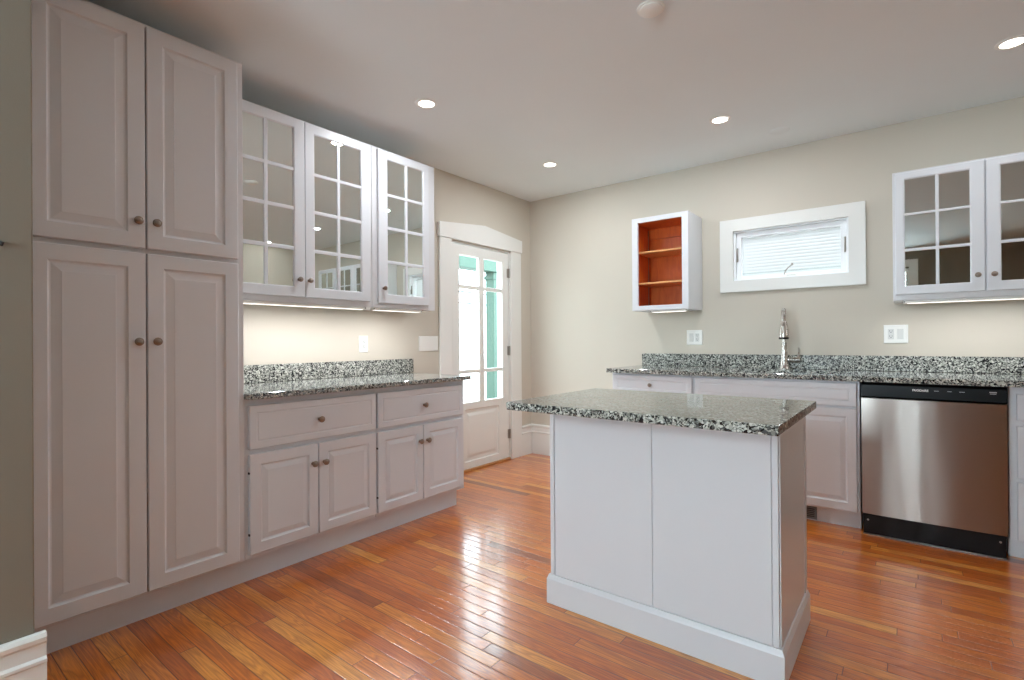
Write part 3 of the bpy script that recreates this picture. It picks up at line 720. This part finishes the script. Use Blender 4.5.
def rocker(par, x):
    bm = new(); add_prism(bm, [(x - 0.0165, -0.034), (x + 0.0165, -0.034), (x + 0.0165, 0.034), (x - 0.0165, 0.034)], -0.0075, -0.005)
    add_rings(bm, [[(x - 0.0145, -0.0075, -0.031), (x + 0.0145, -0.0075, -0.031), (x + 0.0145, -0.0075, 0.031), (x - 0.0145, -0.0075, 0.031)],
                   [(x - 0.0140, -0.0115, -0.030), (x + 0.0140, -0.0115, -0.030), (x + 0.0140, -0.0085, 0.030), (x - 0.0140, -0.0085, 0.030)]])
    obj('rocker', bm, 'plastic_grey', par)
def outlet(name, label, cat, loc, rz, w_, h_, items):
    o = thing(name, label, cat, loc, rz)
    obj('plate', plate_bm(w_, h_), 'plastic_white', o)
    for kind_, x in items: (receptacle if kind_ == 'r' else rocker)(o, x)
    return o
outlet('wall_outlet', 'white double outlet plate on the back wall below the open cabinet', 'outlet', (1.656, -0.0005, 1.156), 0, 0.128, 0.122, [('s', -0.024), ('r', 0.024)])
outlet('wall_outlet', 'white double outlet plate on the back wall above the dishwasher', 'outlet', (2.977, -0.0005, 1.166), 0, 0.130, 0.122, [('r', -0.026), ('s', 0.024)])
outlet('wall_outlet', 'single white outlet on the wall above the left granite backsplash', 'outlet', (0.0005, -2.025, 1.122), LEFT, 0.074, 0.118, [('r', 0)])
outlet('wall_plate', 'wide plain white wall plate beside the entry door casing', 'wall plate', (0.0005, -1.406, 1.120), LEFT, 0.205, 0.120, [])
# dark hook on the near wall
hk = new(); add_tube(hk, [(0.0008, -3.990, 1.412), (0.012, -3.990, 1.410), (0.020, -3.990, 1.404), (0.022, -3.988, 1.412)], [0.006, 0.004, 0.004, 0.004], 10)
ho = obj('wall_hook', hk, 'slot_dark'); ho.location = (STUBX, 0, 0); tag(ho, 'small dark hook on the dim wall beside the pantry', 'hook')

# ------------------------------------------------------------------ ceiling fittings
def downlight(x, y, label, power=1.0):
    o = thing('recessed_light', label, 'light', (x, y, H), 0, 'recessed ceiling lights')
    bm = new(); n = 28
    pr = [(0.046, -0.0005), (0.064, -0.0005), (0.064, -0.003), (0.056, -0.006), (0.048, -0.006), (0.046, -0.003)]
    add_rings(bm, [[(r * math.cos(2 * PI * i / n), r * math.sin(2 * PI * i / n), z) for i in range(n)] for r, z in pr], closed=True)
    obj('trim_ring', bm, 'plastic_white', o, smooth=True)
    bm = new(); add_lathe(bm, [(0.0455, -0.0006), (0.0455, -0.003), (0.038, -0.0045), (0.001, -0.005)], 28)
    ln = obj('lens', bm, 'lamp_lens', o, smooth=True); ln['label'] = 'glowing lens'
    area('lamp', (0, 0, -0.0075), 0.084, 0.084, LAMP * power, (0.88, 0.94, 1.0), parent=o, shape='DISK', spread=PI)
downlight(0.790, -2.140, 'lit recessed ceiling light above the pantry and left wall cabinets')
downlight(0.777, -0.798, 'lit recessed ceiling light closest to the entry door and room corner')
downlight(2.095, -0.804, 'lit recessed ceiling light in front of the window wall, above the sink')
downlight(3.450, -0.810, 'lit recessed ceiling light in front of the dishwasher and right wall cabinet', 0.28)
downlight(4.780, -0.800, 'lit recessed ceiling light seen only mirrored in the glazed door beside the pantry', 0.3)
sd = thing('smoke_detector', 'unlit round white detector on the ceiling over the island', 'detector', (2.190, -2.140, H))
bm = new(); add_lathe(bm, [(0.056, -0.0005), (0.058, -0.003), (0.057, -0.007), (0.052, -0.008)], 32); obj('base', bm, 'plastic_white', sd, smooth=True)
bm = new(); add_lathe(bm, [(0.049, -0.008), (0.049, -0.014), (0.042, -0.018), (0.001, -0.019)], 32); obj('cover', bm, 'plastic_white', sd, smooth=True)
bm = new(); add_lathe(bm, [(0.062, -0.0005), (0.062, -0.002), (0.058, -0.004), (0.001, -0.0045)], 32)
cpl = obj('ceiling_cover_plate', bm, 'ceiling_paint', smooth=True); cpl.location = (2.36, -0.365, H); tag(cpl, 'faint flat round cover plate on the ceiling near the window wall', 'cover plate')

# ------------------------------------------------------------------ under-cabinet strips
def strip(label, loc, rz, length, y=-0.285, power=1.0):
    o = thing('under_cabinet_light', label, 'light', loc, rz, 'under-cabinet light bars')
    obj('housing', box(0, length, y - 0.018, y + 0.018, -0.0165, -0.0005, bev=0.003), 'plastic_white', o)
    ln = obj('lens', box(0.02, length - 0.02, y - 0.013, y + 0.013, -0.0185, -0.0167), 'strip_lens', o); ln['label'] = 'glowing lens'
    for x in (0.006, length - 0.006): obj('screw', box(x - 0.003, x + 0.003, y - 0.0195, y - 0.018, -0.011, -0.005), 'gap_dark', o)
    area('strip_lamp', (length / 2, y, -0.020), length - 0.04, 0.02, STRIP * length * power, (0.96, 0.97, 1.0), parent=o)
strip('lit light bar under the wide glazed cabinet next to the pantry', (0, -3.020, 1.362), LEFT, 0.80)
strip('lit light bar under the narrow glazed cabinet near the entry door', (0, -2.165, 1.362), LEFT, 0.42)
strip('light bar fixed under the open orange-lined cabinet', (1.40, 0, 1.376), 0, 0.30, power=0.12)
strip('lit light bar under the glazed cabinet above the dishwasher', (3.02, 0, 1.367), 0, 0.76, power=0.55)

# ------------------------------------------------------------------ outside the entry door
gd = struct('ground_outside', box(-30, -0.15, -20, 30, -0.55, -0.45), 'street_grey')
struct('porch_floor', box(-1.75, -0.151, -2.2, 2.4, -0.12, -0.02), 'porch_green')
ps = thing('porch_post', 'pale green porch post outside the entry door glass', 'post', (-1.6, 1.40, -0.02))
obj('shaft', box(-0.075, 0.075, -0.17, 0.17, 0.0, 2.12, bev=0.008), 'porch_green', ps)
obj('cap', box(-0.09, 0.09, -0.19, 0.19, 2.02, 2.08, bev=0.008), 'porch_green', ps)
tag(obj('porch_beam', box(-1.70, -1.50, -2.2, 2.4, 2.102, 2.29, bev=0.01), 'porch_green'), 'green porch beam across the top of the entry door glass', 'beam')
for zz, k in ((2.38, 0.3), (2.74, 0.44)):
    bm = new(); add_tube(bm, [(-8.455, 2 + t_ * 20, zz + 1.2 * k * ((t_ - 0.4) * 2) ** 2) for t_ in [i / 14 for i in range(15)]], 0.026, 6)
    tag(obj('power_line', bm, 'wire_dark'), 'thin power line strung across the sky outside the door, %s of two' % ('lower' if zz < 2.6 else 'upper'), 'wire')
